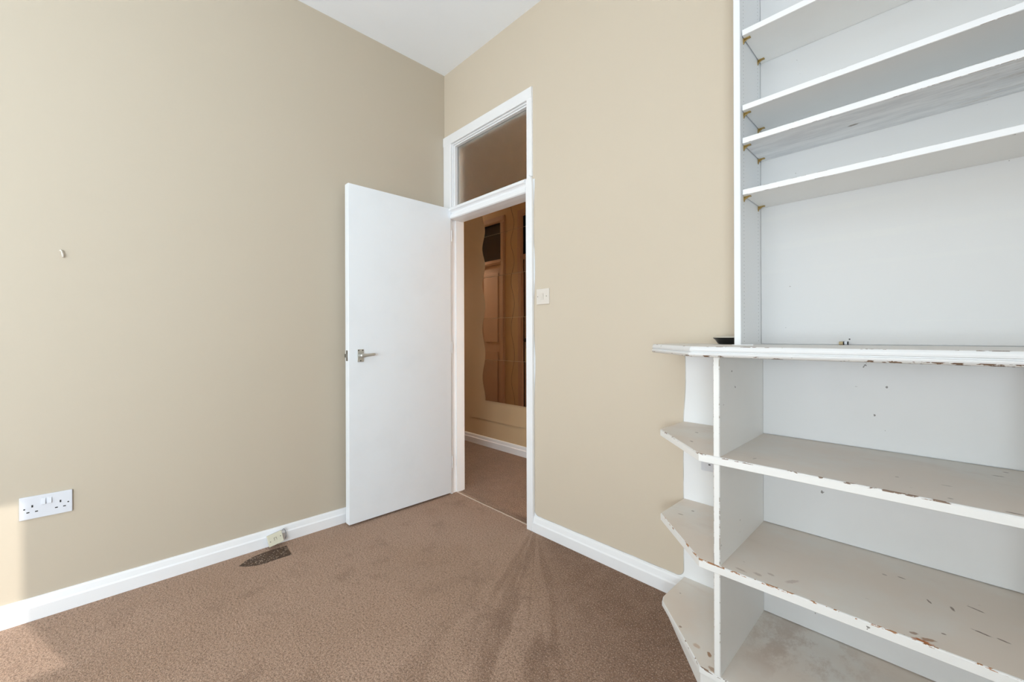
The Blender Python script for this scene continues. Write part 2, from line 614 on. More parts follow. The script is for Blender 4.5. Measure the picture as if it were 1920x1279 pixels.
def inset(pts, amt):
    """offset each edge i (pts[i]->pts[i+1]) inwards by amt[i]"""
    n = len(pts)
    area2 = sum(pts[i][0] * pts[(i + 1) % n][1] - pts[(i + 1) % n][0] * pts[i][1] for i in range(n))
    sg = 1 if area2 > 0 else -1
    lines = []
    for i in range(n):
        p, q = Vector(pts[i]), Vector(pts[(i + 1) % n])
        d = (q - p).normalized()
        nn = Vector((-d.y, d.x)) * sg
        lines.append((p + nn * amt[i], d))
    out = []
    for i in range(n):
        p, d = lines[i - 1]
        q, e = lines[i]
        den = d.x * e.y - d.y * e.x
        if abs(den) < 1e-9:
            out.append(tuple(q))
            continue
        t = ((q.x - p.x) * e.y - (q.y - p.y) * e.x) / den
        out.append(tuple(p + d * t))
    return out


def loft(bm, rings, mats, caps=(0, 0)):
    """rings: list of (outline, z); mats: one index per band"""
    R = [[bm.verts.new((x, y, z)) for x, y in pts] for pts, z in rings]
    n = len(R[0])
    for k in range(len(R) - 1):
        for i in range(n):
            f = bm.faces.new((R[k][i], R[k][(i + 1) % n], R[k + 1][(i + 1) % n], R[k + 1][i]))
            f.material_index = mats[k]
    f = bm.faces.new(R[0][::-1]); f.material_index = caps[0]
    f = bm.faces.new(R[-1]); f.material_index = caps[1]


def cyl(bm, p0, p1, r0_, r1_=None, seg=24, mat=0):
    r1_ = r0_ if r1_ is None else r1_
    p0, p1 = Vector(p0), Vector(p1)
    q = (p1 - p0).to_track_quat('Z', 'Y')
    rings = []
    for p, r in ((p0, r0_), (p1, r1_)):
        rings.append([bm.verts.new(p + q @ Vector((r * math.cos(2 * PI * i / seg), r * math.sin(2 * PI * i / seg), 0))) for i in range(seg)])
    for i in range(seg):
        bm.faces.new((rings[0][i], rings[0][(i + 1) % seg], rings[1][(i + 1) % seg], rings[1][i])).material_index = mat
    bm.faces.new(rings[0][::-1]).material_index = mat
    bm.faces.new(rings[1]).material_index = mat


def tube(bm, pts, radii, seg=12, flat=1.0, mat=0):
    rings = []
    n = len(pts)
    for k, p in enumerate(pts):
        p = Vector(p)
        d = (Vector(pts[min(k + 1, n - 1)]) - Vector(pts[max(k - 1, 0)])).normalized()
        side = d.cross(Vector((0, 0, 1)))
        side = side.normalized() if side.length > 1e-4 else Vector((1, 0, 0))
        up = side.cross(d)
        r = radii[k] if isinstance(radii, (list, tuple)) else radii
        rings.append([bm.verts.new(p + side * r * flat * math.cos(2 * PI * i / seg) + up * r * math.sin(2 * PI * i / seg)) for i in range(seg)])
    for k in range(n - 1):
        for i in range(seg):
            bm.faces.new((rings[k][i], rings[k][(i + 1) % seg], rings[k + 1][(i + 1) % seg], rings[k + 1][i])).material_index = mat
    bm.faces.new(rings[0][::-1])
    bm.faces.new(rings[-1])


def plane_holes(bm, axis, a, b, u0, u1, v0, v1, holes, mat=0):
    """solid slab (thickness a..b along axis) in u,v with rectangular holes, built as a clean grid"""
    us = sorted({u0, u1, *[h[0] for h in holes], *[h[1] for h in holes]})
    vs_ = sorted({v0, v1, *[h[2] for h in holes], *[h[3] for h in holes]})
    cache = {}

    def V(i, j, w):
        k = (i, j, w)
        if k not in cache:
            q = [us[i], vs_[j]]
            q.insert(axis, w)
            cache[k] = bm.verts.new(q)
        return cache[k]

    def solid(i, j):
        if i < 0 or j < 0 or i >= len(us) - 1 or j >= len(vs_) - 1:
            return False
        cu, cv = (us[i] + us[i + 1]) / 2, (vs_[j] + vs_[j + 1]) / 2
        return not any(h[0] < cu < h[1] and h[2] < cv < h[3] for h in holes)
    for i in range(len(us) - 1):
        for j in range(len(vs_) - 1):
            if not solid(i, j):
                continue
            for w in (a, b):
                bm.faces.new((V(i, j, w), V(i + 1, j, w), V(i + 1, j + 1, w), V(i, j + 1, w)))
            for di, dj, e in ((-1, 0, ((i, j), (i, j + 1))), (1, 0, ((i + 1, j), (i + 1, j + 1))), (0, -1, ((i, j), (i + 1, j))), (0, 1, ((i, j + 1), (i + 1, j + 1)))):
                if not solid(i + di, j + dj):
                    (p, q), (r_, s) = e
                    bm.faces.new((V(p, q, a), V(r_, s, a), V(r_, s, b), V(p, q, b)))


# ================================================================== SETTING
HX0, HX1 = -3.0, 2.6           # hall extent
FX0, FX1 = 0.09, 0.806         # door opening
DT = 1.872                     # underside of the transom
FT = 2.392                     # top of the fanlight opening

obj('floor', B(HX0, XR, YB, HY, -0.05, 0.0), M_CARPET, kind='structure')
obj('ceiling', B(HX0, XR, YB, HY, HC, HC + 0.05), M_CEIL, kind='structure')
obj('wall_left', B(-0.15, 0.0, YB, 0.0, 0, HC), M_WALL, kind='structure')

bm = bmesh.new()
plane_holes(bm, 1, 0.0, WT - 0.004, 0.0, XR, 0, HC, [(FX0 - 0.012, FX1 + 0.012, 0, FT + 0.012)])
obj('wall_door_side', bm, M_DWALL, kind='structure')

# right wall: sash window plus one added for light; rear wall: added window
W1 = (-2.62, -0.775, 1.701, 2.72)
bm = bmesh.new()
W1B = (-4.30, -2.80, 0.62, 2.60)
plane_holes(bm, 0, XR, XR + 0.10, YB, 0.0, 0, HC, [W1, W1B])
obj('wall_right', bm, M_WALL, kind='structure')
W2 = (0.30, 3.00, 0.50, 2.55)
bm = bmesh.new()
plane_holes(bm, 1, YB - 0.10, YB, 0.0, XR, 0, HC, [W2])
obj('wall_rear', bm, M_WALL, kind='structure')

# hall shell; the wall shared with this room carries two more doors
HA = (-1.69, -1.41, 1.99, 2.485)
doorsH = [(-2.10, -1.412), (-1.025, -0.34)]
bm = bmesh.new()
plane_holes(bm, 1, WT - 0.004, WT, HX0, HX1, 0, HC, [(FX0 - 0.012, FX1 + 0.012, 0, FT + 0.012)] + [(a, b, 0, 2.50) for a, b in doorsH])
obj('wall_hall_near', bm, M_HALL, kind='structure')
obj('wall_hall_far', B(HX0, HX1, HY, HY + 0.1, 0, HC), M_HALL, kind='structure')
obj('wall_hall_left', B(HX0 - 0.1, HX0, -0.4, HY + 0.1, 0, HC), M_HALL, kind='structure')
obj('wall_hall_right', B(HX1, HX1 + 0.1, WT, HY + 0.1, 0, HC), M_HALL, kind='structure')
# unlit rooms behind the two hall doors
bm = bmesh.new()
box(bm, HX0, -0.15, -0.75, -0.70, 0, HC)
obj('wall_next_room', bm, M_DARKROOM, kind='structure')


# skirtings (profile in depth, height)
SK = [(0, 0), (0.018, 0), (0.018, 0.050), (0.013, 0.056), (0.009, 0.076), (0.006, 0.083), (0, 0.084)]
bm = bmesh.new()
prism(bm, [(d, z) for d, z in SK], 1, YB, -0.0)
obj('baseboard_left', bm, M_WHITE, kind='structure', bevel=0.001)


def skirt_x(name, y, sgn, x0, x1, mat=M_WHITE, h=1.0):
    bm = bmesh.new()
    prism(bm, [(y + sgn * d, z * h) for d, z in SK], 0, x0, x1)
    return obj(name, bm, mat, kind='structure', bevel=0.001)


skirt_x('baseboard_door_side', 0.0, -1, 0.852, 1.689)
skirt_x('baseboard_rear', YB, 1, 0.018, XR)
skirt_x('baseboard_hall_far', HY, -1, HX0, HX1, h=1.08)
skirt_x('baseboard_hall_near', WT, 1, 0.88, HX1)
bm = bmesh.new()
prism(bm, [(XR - d, z) for d, z in SK], 1, YB, -0.46)
obj('baseboard_right', bm, M_WHITE, kind='structure', bevel=0.001)

# ------------------------------------------------------------------ door frame (trim_1) with fanlight (window_1)
frame = empty('trim_1', (0.45, 0, 0), 'white painted door frame with fanlight above', 'door frame', kind='structure')
# left architrave
bm = bmesh.new()
prism(bm, [(0.002, 0.0), (0.002, -0.011), (0.010, -0.014), (0.082, -0.014), (0.0875, -0.011), (0.088, 0.0)], 2, 0, 2.392)
obj('architrave', bm, M_WHITE, frame)
# right architrave, upper and lower lengths with the rounded shoulder where they meet
bm = bmesh.new()
prism(bm, [(0.806, 0.0), (0.807, -0.011), (0.812, -0.014), (0.842, -0.014), (0.846, -0.010), (0.846, 0.0)], 2, 1.96, 2.392)
obj('architrave', bm, M_WHITE, frame)
bm = bmesh.new()
sh = [(0.806, 0.0), (0.8525, 0.0), (0.8525, 1.905), (0.850, 1.935), (0.843, 1.957), (0.834, 1.968), (0.826, 1.970), (0.816, 1.958), (0.806, 1.944)]
prism(bm, sh, 1, -0.020, 0.0)
obj('architrave', bm, M_WHITE, frame, bevel=0.005)
# head architrave, mitred
bm = bmesh.new()
prof = [(0.0, 0.0), (-0.011, 0.0), (-0.014, 0.006), (-0.014, 0.060), (-0.011, 0.064), (0.0, 0.064)]
vsl = []
for x, k in ((0.002, 1), (0.846, 1)):
    vsl.append([bm.verts.new((x, yy, 2.392 + zz)) for yy, zz in prof])
n = len(prof)
for i in range(n):
    bm.faces.new((vsl[0][i], vsl[0][(i + 1) % n], vsl[1][(i + 1) % n], vsl[1][i]))
bm.faces.new(vsl[0][::-1]); bm.faces.new(vsl[1])
obj('architrave', bm, M_WHITE, frame)
# lining: side boards, stops, head
bm = bmesh.new()
prism(bm, [(0.078, 0.0), (0.080, -0.004), (0.080, 0.030), (0.090, 0.031), (0.090, WT), (0.078, WT)], 2, 0, DT + 0.01)
obj('door_lining', bm, M_WHITE, frame, bevel=0.0008)
bm = bmesh.new()
prism(bm, [(0.818, 0.0), (0.818, WT), (0.806, WT), (0.806, 0.031), (0.812, 0.030), (0.812, 0.0)], 2, 0, DT + 0.01)
obj('door_lining', bm, M_WHITE, frame, bevel=0.0008)
bm = bmesh.new()
pr = [(WT, 1.872), (0.030, 1.872), (-0.014, 1.875), (-0.021, 1.880), (-0.0225, 1.892), (-0.021, 1.9035), (-0.0165, 1.9065), (-0.012, 1.9075), (-0.0125, 1.913), (-0.0165, 1.920), (-0.024, 1.9255), (-0.032, 1.928), (-0.0345, 1.932), (-0.0335, 1.937), (-0.028, 1.9385), (-0.0275, 1.946), (-0.024, 1.950), (0.0, 1.956), (0.034, 1.960), (WT, 1.960)]
prism(bm, pr, 0, 0.0885, 0.806)
obj('transom_rail', bm, M_WHITE, frame)
# hall-side casing
bm = bmesh.new()
for a, b, c_, d in ((0.02, 0.088, 0, 2.46), (0.808, 0.876, 0, 2.46)):
    box(bm, a, b, WT, WT + 0.016, c_, d)
box(bm, 0.088, 0.808, WT, WT + 0.016, 2.392, 2.46)
obj('hall_architrave', bm, M_WHITE, frame, bevel=0.003)
bm = bmesh.new()
cyl(bm, (0.8072, -0.012, 0.975), (0.8047, -0.012, 0.975), 0.0022, seg=10)
box(bm, 0.8045, 0.8062, -0.020, 0.002, 0.935, 1.005)
obj('strike_plate', bm, M_BRASS, frame, label='brass strike plate')

# fanlight: stepped surround, bead and obscured pane
fan = empty('window_1', (0.45, 0, 1.96), 'small obscured glass fanlight over the doorway', 'window', kind='structure')
Z0, Z1 = 1.956, 2.392
X0, X1 = 0.088, 0.808


def ring(bm, x0, x1, z0, z1, w, y0, y1, wb=None):
    """rectangular frame of member width w; wb is the bottom member's height"""
    wb = w if wb is None else wb
    box(bm, x0, x0 + w, y0, y1, z0, z1)
    box(bm, x1 - w, x1, y0, y1, z0, z1)
    box(bm, x0 + w, x1 - w, y0, y1, z1 - w, z1)
    if wb:
        box(bm, x0 + w, x1 - w, y0, y1, z0, z0 + wb)


bm = bmesh.new(); ring(bm, X0 - 0.008, X1 + 0.008, Z0 + 0.002, Z1 + 0.008, 0.016, 0.002, 0.074, 0.0)
obj('frame', bm, M_WHITE, fan, bevel=0.0015)
bm = bmesh.new(); ring(bm, X0 + 0.008, X1 - 0.008, Z0 + 0.004, Z1 - 0.008, 0.008, 0.012, 0.036, 0.004)
obj('bead', bm, M_WHITE, fan, bevel=0.0025)
obj('glass_pane', B(X0 + 0.010, X1 - 0.010, 0.040, 0.044, Z0 + 0.003, Z1 - 0.010), M_OBSC, fan)
bm = bmesh.new(); ring(bm, X0 + 0.008, X1 - 0.008, Z0 + 0.004, Z1 - 0.008, 0.010, 0.046, 0.066, 0.006)
obj('bead', bm, M_WHITE, fan, bevel=0.0025)

# carpet joint under the door
bm = bmesh.new()
prev = None
pts = [(0.079 + i * (0.7265 / 26), 0.034 - 0.014 * i / 26 + random.uniform(-0.0015, 0.0015)) for i in range(27)]
top = [(x, y - 0.0035) for x, y in pts] + [(x, y + 0.0035) for x, y in reversed(pts)]
prism(bm, top, 2, 0.0, 0.004)
obj('trim_2', bm, M_STRIP, kind='structure', bevel=0.001, label='thin pale strip joining the carpets in the doorway')

# ------------------------------------------------------------------ open door leaf (door_1)
door = obj('door_1', B(0.051, 0.0965, -0.7215, -0.017, 0.012, 1.944), M_DOORW, kind='structure', bevel=0.0025,
           label='plain white flush door standing open against the cream wall')
bm = bmesh.new()
prism(bm, [(-0.6715, 0.931), (-0.6350, 0.931), (-0.6350, 1.0035), (-0.6715, 1.0035)], 0, 0.0965, 0.1015)
hp = obj('handle_plate', bm, M_STEEL, door, bevel=0.0018, label='satin metal lever handle plate')
for yy, zz in ((-0.6655, 0.9975), (-0.6410, 0.9975), (-0.6535, 0.9375)):
    bm = bmesh.new()
    cyl(bm, (0.1014, yy, zz), (0.1022, yy, zz), 0.0034, seg=14)
    obj('screw', bm, M_DARK, hp)
bm = bmesh.new()
cyl(bm, (0.1015, -0.6555, 0.968), (0.112, -0.6555, 0.968), 0.0135, 0.0120, 28)
cyl(bm, (0.112, -0.6555, 0.968), (0.131, -0.6555, 0.968), 0.0095, 0.0100, 24)
P = [(0.133, -0.668, 0.968), (0.134, -0.662, 0.968), (0.136, -0.650, 0.9685), (0.138, -0.630, 0.970), (0.139, -0.606, 0.972), (0.138, -0.590, 0.9735), (0.135, -0.5815, 0.9745)]
tube(bm, P, [0.006, 0.0115, 0.0110, 0.0085, 0.0078, 0.0078, 0.0055], 16, flat=0.55)
obj('lever', bm, M_STEEL, door, smooth=False, bevel=0.0006, label='satin metal door lever')
bm = bmesh.new()
box(bm, 0.062, 0.085, -0.7222, -0.7214, 0.938, 0.998)
lp = obj('latch_plate', bm, M_SCREW, door, label='grey latch face plate')
bm = bmesh.new()
prism(bm, [(0.066, -0.7220), (0.081, -0.7220), (0.078, -0.729), (0.066, -0.733)], 2, 0.958, 0.978)
obj('latch_bolt', bm, M_SCREW, lp)
for z in (0.22, 1.0, 1.76):
    bm = bmesh.new()
    cyl(bm, (0.0995, -0.0125, z - 0.038), (0.0995, -0.0125, z + 0.038), 0.0032, seg=12)
    obj('hinge', bm, M_WHITE, door)

# ------------------------------------------------------------------ window beside the camera, plus two unseen ones added for light
def sash_window(name, axis, c, u0, u1, z0, z1, rail, blind, lab):
    root = empty(name, (c, (u0 + u1) / 2, z0) if axis == 0 else ((u0 + u1) / 2, c, z0), lab, 'window', kind='structure')

    def bb(u_0, u_1, d0, d1, a, b):
        return (c + d0, c + d1, u_0, u_1, a, b) if axis == 0 else (u_0, u_1, c + min(-d0, -d1), c + max(-d0, -d1), a, b)
    bm = bmesh.new()
    w = 0.05
    for q in ((u0, u0 + w * .5, z0, z1), (u1 - w * .5, u1, z0, z1), (u0, u1, z1 - w, z1)):
        box(bm, *bb(q[0], q[1], 0.04, 0.09, q[2], q[3]))
    obj('frame', bm, M_WHITE, root)
    bm = bmesh.new()
    box(bm, *bb(u0, u1, 0.03, 0.08, rail - 0.02, rail + 0.03))
    obj('meeting_rail', bm, M_WHITE, root)
    for a, b in ((z0, rail), (rail, z1)):
        obj('glass_pane', (lambda q: B(*q))(bb(u0 + 0.02, u1 - 0.02, 0.058, 0.062, a, b)), M_PANE, root)
    bm = bmesh.new()
    box(bm, *bb(u0 - 0.04, u1 + 0.04, -0.05, 0.03, z0 - 0.035, z0))
    obj('window_sill', bm, M_WHITE, root, bevel=0.004)
    if blind:
        bl = bmesh.new()
        box(bl, *bb(u0 + 0.01, u1 - 0.01, 0.012, 0.016, rail + 0.01, z1))
        obj('roller_blind', bl, M_BLIND, root)
    return root


sash_window('window_2', 0, XR, W1[0], W1[1], W1[2], W1[3], 2.498, True, 'sash window in the right-hand wall with its blind half down')
sash_window('added_window_right', 0, XR, W1B[0], W1B[1], W1B[2], W1B[3], 1.60, True, 'unseen tall sash window added for fill light in the right-hand wall nearer the rear corner')
sash_window('added_window_rear', 1, YB, W2[0], W2[1], W2[2], W2[3], 1.60, True, 'unseen broad sash window added for fill light in the wall behind the camera')


# ------------------------------------------------------------------ hall doors seen in the mirror tiles
def hall_door(name, x0, x1, lab):
    root = empty(name, ((x0 + x1) / 2, WT, 0), lab, 'door', kind='structure')
    bm = bmesh.new()
    for a, b, c_, d in ((x0 - 0.075, x0, 0, 2.50), (x1, x1 + 0.075, 0, 2.50), (x0 - 0.075, x1 + 0.075, 2.50, 2.575)):
        box(bm, a, b, WT - 0.004, WT + 0.018, c_, d)
        box(bm, a + 0.012 if b - a < 0.2 else a + .012, b - 0.012, WT + 0.018, WT + 0.026, c_ + (0.012 if c_ else 0), d - 0.012)
    obj('frame', bm, M_DOORWOOD, root, bevel=0.003)
    bm = bmesh.new()
    box(bm, x0, x1, 0.03, WT + 0.012, 1.985, 2.045)
    box(bm, x0, x1, WT + 0.012, WT + 0.022, 2.0, 2.02)
    obj('transom_rail', bm, M_DOORWOOD, root, bevel=0.003)
    bm = bmesh.new()
    box(bm, x0 + 0.002, x1 - 0.002, 0.03, 0.066, 0.01, 1.983)
    t_ = 0.075
    for a, b in ((0.12, 0.88), (1.0, 1.88)):
        for c_, d in ((x0 + t_, (x0 + x1) / 2 - 0.03), ((x0 + x1) / 2 + 0.03, x1 - t_)):
            ring_ = [(c_, d, a, b), (c_ + 0.02, d - 0.02, a + 0.02, b - 0.02)]
            for (p, q, r_, s), dep in zip(ring_, (0.074, 0.070)):
                box(bm, p, q, 0.060, dep, r_, s)
    obj('panelled_leaf', bm, M_DOORWOOD, root, bevel=0.002)
    bm = bmesh.new()
    cyl(bm, (x0 + 0.05, 0.066, 1.03), (x0 + 0.05, 0.092, 1.03), 0.010)
    cyl(bm, (x0 + 0.05, 0.092, 1.03), (x0 + 0.05, 0.118, 1.03), 0.024, 0.018)
    obj('door_knob', bm, M_DARK, root, label='dark round door knob')
    obj('fanlight_pane', B(x0, x1, 0.045, 0.05, 2.045, 2.50), M_DGLASS, root)
    return root


hall_door('door_2', doorsH[0][0], doorsH[0][1], 'panelled hall door with dark fanlight, left one in the mirror')
hall_door('door_3', doorsH[1][0], doorsH[1][1], 'panelled hall door with black fanlight, right one in the mirror')

# ================================================================== HALL OBJECTS
# backing board with the mirror tiles
bm = bmesh.new()
box(bm, -0.943, 1.05, HY - 0.0050, HY - 0.0005, 0.552, 2.60)
box(bm, -0.943, 1.05, HY - 0.0050, HY - 0.0005, 0.255, 0.5495)
board = obj('backing_board', bm, M_HALL, bevel=0.0012, label='flat tan board behind the mirror tiles on the hall wall', cat='board')

TX, TZ, TS = -0.715, 0.448, 0.400
rows = ['bottom row', 'second row from the bottom', 'middle row', 'second row from the top', 'top row']
cols = ['first column from the left', 'second column from the left', 'third column from the left']


def wave(x, z):
    return x + 0.021 * math.sin(2 * PI * (z - TZ) / TS * 1.0 + 0.4 + 0.9 * math.sin(z * 3.1))


for ci in range(3):
    for ri in range(5):
        xa, xb = TX + ci * 0.41, TX + (ci + 1) * 0.41
        za, zb = TZ + ri * TS, TZ + (ri + 1) * TS
        g = 0.0017
        K = 22
        zs = [za + g + (zb - za - 2 * g) * i / K for i in range(K + 1)]
        L = [(wave(xa, z) + g, z) for z in zs]
        Rr = [(wave(xb, z) - g, z) for z in zs]
        bm = bmesh.new()
        f0 = [bm.verts.new((x, HY - 0.0105, z)) for x, z in L]
        f1 = [bm.verts.new((x, HY - 0.0105, z)) for x, z in Rr]
        b0 = [bm.verts.new((x, HY - 0.0072, z)) for x, z in L]
        b1 = [bm.verts.new((x, HY - 0.0072, z)) for x, z in Rr]
        for i in range(K):
            for k_, q in enumerate(((f0[i], f1[i], f1[i + 1], f0[i + 1]), (b1[i], b0[i], b0[i + 1], b1[i + 1]), (b0[i], f0[i], f0[i + 1], b0[i + 1]), (f1[i], b1[i], b1[i + 1], f1[i + 1]))):
                bm.faces.new(q).material_index = min(k_, 1)
        bm.faces.new((f0[0], b0[0], b1[0], f1[0])).material_index = 1
        bm.faces.new((f0[K], f1[K], b1[K], b0[K])).material_index = 1
        c_ = Vector(((xa + xb) / 2, HY - 0.008, (za + zb) / 2))
        rot = Matrix.Translation(c_) @ Matrix.Rotation(random.uniform(-.003, .003), 4, 'Z') @ Matrix.Rotation(random.uniform(-.002, .002), 4, 'X') @ Matrix.Translation(-c_)
        bmesh.ops.transform(bm, matrix=rot, verts=bm.verts)
        obj('mirror_tile', bm, [M_MIRROR, M_DARK], label='wavy-edged bronze mirror tile, %s, %s' % (rows[ri], cols[ci]), cat='mirror tile', group='mirror tiles on the hall wall')

# made-up hall pendant lamps, out of view, added to brighten the hall
def pendant(lampx, ly, watts, lab):
    ph = empty('added_pendant_lamp', (lampx, ly, HC), lab, 'lamp', 'added hall lamps')
    bm = bmesh.new(); cyl(bm, (lampx, ly, HC - 0.02), (lampx, ly, HC), 0.045, 0.05)
    obj('ceiling_rose', bm, M_PLASTIC, ph)
    bm = bmesh.new(); cyl(bm, (lampx, ly, 2.45), (lampx, ly, HC - 0.02), 0.003, seg=8)
    obj('flex', bm, M_PLASTIC, ph)
    bm = bmesh.new()
    seg = 32
    ra = [[bm.verts.new((lampx + r * math.cos(2 * PI * i / seg), ly + r * math.sin(2 * PI * i / seg), z)) for i in range(seg)] for r, z in ((0.15, 2.28), (0.08, 2.46))]
    for i in range(seg):
        bm.faces.new((ra[0][i], ra[0][(i + 1) % seg], ra[1][(i + 1) % seg], ra[1][i]))
    obj('lamp_shade', bm, M_BLIND, ph)
    pl = bpy.data.lights.new('hall_fill', 'POINT')
    pl.energy = watts
    pl.color = (1.0, 0.93, 0.84)
    pl.shadow_soft_size = 0.04
    po = bpy.data.objects.new('hall_fill', pl)
    COL.objects.link(po)
    po.location = (lampx, ly, 2.36)


pendant(-2.45, 0.35, 34, 'unseen shaded pendant lamp added to light the far left end of the hall')

pendant(2.35, 0.30, 90, 'unseen shaded pendant lamp added to light the hall from its right end')

# ================================================================== LOWER SHELVING UNIT
UX1 = XR - 0.002
unit = empty('shelving_unit', (2.4, -0.2, 0), 'white built-in open shelving below the worktop with angled end shelves', 'shelving')
OUT = [(1.684, -0.001), (1.684, -0.205), (1.913, -0.425), (UX1, -0.425), (UX1, -0.001)]
AMT = [0.0, 1.0, 1.0, 0.0, 0.0]


def shelf(z, th, top_mat, edge_mat, name='shelf', corner=0.0, label=None):
    r = 0.0035
    out = OUT
    if corner:
        (x0, y0), (x1, y1), (x2, y2) = OUT[0], OUT[1], OUT[2]
        out = [OUT[0], (x1, y1 + corner), (x1 + 0.004, y1 + corner * 0.35), (x1 + corner * .5, y1 - corner * .5 * 0.96), OUT[2], OUT[3], OUT[4]]
        amt = [0, 1, 1, 1, 1, 0, 0]
    else:
        amt = AMT
    a1 = inset(out, [r * a for a in amt])
    a2 = inset(out, [r * 0.29 * a for a in amt])
    bm = bmesh.new()
    loft(bm, [(a2, z - th), (out, z - th + 0.001), (out, z - r), (a2, z - r * 0.29), (a1, z)], [2, 2, 1, 1], caps=(2, 0))
    return obj(name, bm, [top_mat, edge_mat, M_UNIT], unit, label=label)


shelf(0.725, 0.023, M_TOP1, M_EDGE)
shelf(0.411, 0.024, M_TOP2, M_EDGE_RUST)
shelf(0.091, 0.018, M_TOP3, M_EDGE, corner=0.016)
bm = bmesh.new()
prism(bm, [(1.694, -0.001), (1.694, -0.160), (1.905, -0.398), (1.935, -0.405), (UX1, -0.405), (UX1, -0.001)], 2, 0.0, 0.073)
obj('plinth', bm, M_UNIT, unit, bevel=0.002)
for x in (1.954, 2.63, 3.278):
    for a, b in ((0.091, 0.387), (0.411, 0.702), (0.725, 1.0125)):
        x1_ = x + 0.018
        bm = bmesh.new()
        out = [(x, -0.006), (x, -0.4235), (x1_, -0.4235), (x1_, -0.006)]
        a1 = inset(out, [0, 0.002, 0, 0])
        # chamfered front corners carry the chips
        v = [(x, -0.006), (x, -0.4215), (x + 0.002, -0.4235), (x1_ - 0.002, -0.4235), (x1_, -0.4215), (x1_, -0.006)]
        A, Bv = prism(bm, v, 2, a, b)
        bm.faces.ensure_lookup_table()
        for f in bm.faces:
            n_ = f.normal
            f.normal_update()
            if abs(abs(f.normal.x) - abs(f.normal.y)) < 0.3 and abs(f.normal.z) < 0.1:
                f.material_index = 1
        obj('divider', bm, [M_UNIT, M_EDGE_FINE], unit)
for a, b in ((0.091, 0.387), (0.411, 0.702), (0.725, 1.0125)):
    obj('back_panel', B(1.9725, 2.6295, -0.006, -0.001, a + .003, b), M_UNITB, unit)
    obj('back_panel', B(2.6485, 3.2775, -0.006, -0.001, a + .003, b), M_UNITB, unit)

# ------------------------------------------------------------------ worktop
wt = [(1.660, -0.001), (1.660, -0.222), (1.898, -0.458), (UX1, -0.458), (UX1, -0.001)]


def wo(k):
    return inset(wt, [0.0, k, k, 0, 0])


bm = bmesh.new()
rg = [(wo(0.010), 1.0130), (wo(0.004), 1.0145), (wo(0.001), 1.0185), (wo(0.000), 1.0220), (wo(0.0010), 1.0245), (wo(0.0070), 1.0262), (wo(0.0075), 1.0280), (wo(0.0035), 1.0300),
      (wo(0.0030), 1.0340), (wo(0.0045), 1.0385), (wo(0.0075), 1.0425), (wo(0.0105), 1.0438)]
loft(bm, rg, [1, 1, 2, 2, 2, 2, 2, 2, 2, 2, 1], caps=(2, 0))
obj('worktop', bm, [M_WTOP, M_EDGE, M_UNITB], label='long white chipped worktop with a moulded front edge above the open shelving', cat='worktop')

# ================================================================== UPPER BOOKCASE
bc = empty('bookcase', (2.4, -0.1, 1.044), 'tall white bookcase with adjustable shelves standing on the worktop', 'bookcase')
ZT = HC - 0.003
bm = bmesh.new()
prism(bm, [(1.946, -0.0015), (1.946, -0.2185), (1.9475, -0.220), (1.9645, -0.220), (1.966, -0.2185), (1.966, -0.0015)], 2, 1.0445, ZT)
obj('side_panel', bm, M_PEG, bc)
bm = bmesh.new()
prism(bm, [(3.278, -0.0015), (3.278, -0.220), (3.298, -0.220), (3.298, -0.0015)], 2, 1.0445, ZT)
obj('side_panel', bm, M_PEG, bc)
bm = bmesh.new()
box(bm, 1.9672, 3.2775, -0.005, -0.001, 1.0458, ZT)
obj('back_panel', bm, M_BACK, bc)
bm = bmesh.new()
prism(bm, [(1.9405, -0.002), (1.9405, -0.224), (1.968, -0.226), (2.0, -0.214), (2.0, -0.21), (1.9665, -0.21), (1.9665, -0.002)], 2, 1.0439, 1.0459)
obj('paint_bead', bm, M_WHITE, bc)


def bracket(parent, x, y, z, s):
    """brass shelf support: pin in the upright, down-turned leg and a tongue under the shelf"""
    bm = bmesh.new()
    # vertical leg against the upright
    prism(bm, [(y - 0.0050, z), (y - 0.0050, z - 0.011), (y - 0.002, z - 0.0165), (y + 0.0012, z - 0.0165), (y + 0.0050, z - 0.011), (y + 0.0050, z)], 0, x, x + s * 0.0022)
    box(bm, min(x, x + s * 0.021), max(x, x + s * 0.021), y - 0.0052, y + 0.0052, z - 0.0028, z)
    # raised rib along the tongue and leg
    prism(bm, [(x + s * 0.0022, z - 0.0028), (x + s * 0.0022, z - 0.010), (x + s * 0.004, z - 0.010), (x + s * 0.016, z - 0.0028)], 1, y - 0.0012, y + 0.0012)
    cyl(bm, (x - s * 0.004, y, z - 0.006), (x + s * 0.003, y, z - 0.006), 0.0024, seg=10)
    obj('shelf_support', bm, M_BRASS, parent, bevel=0.0005, label='small brass support peg')


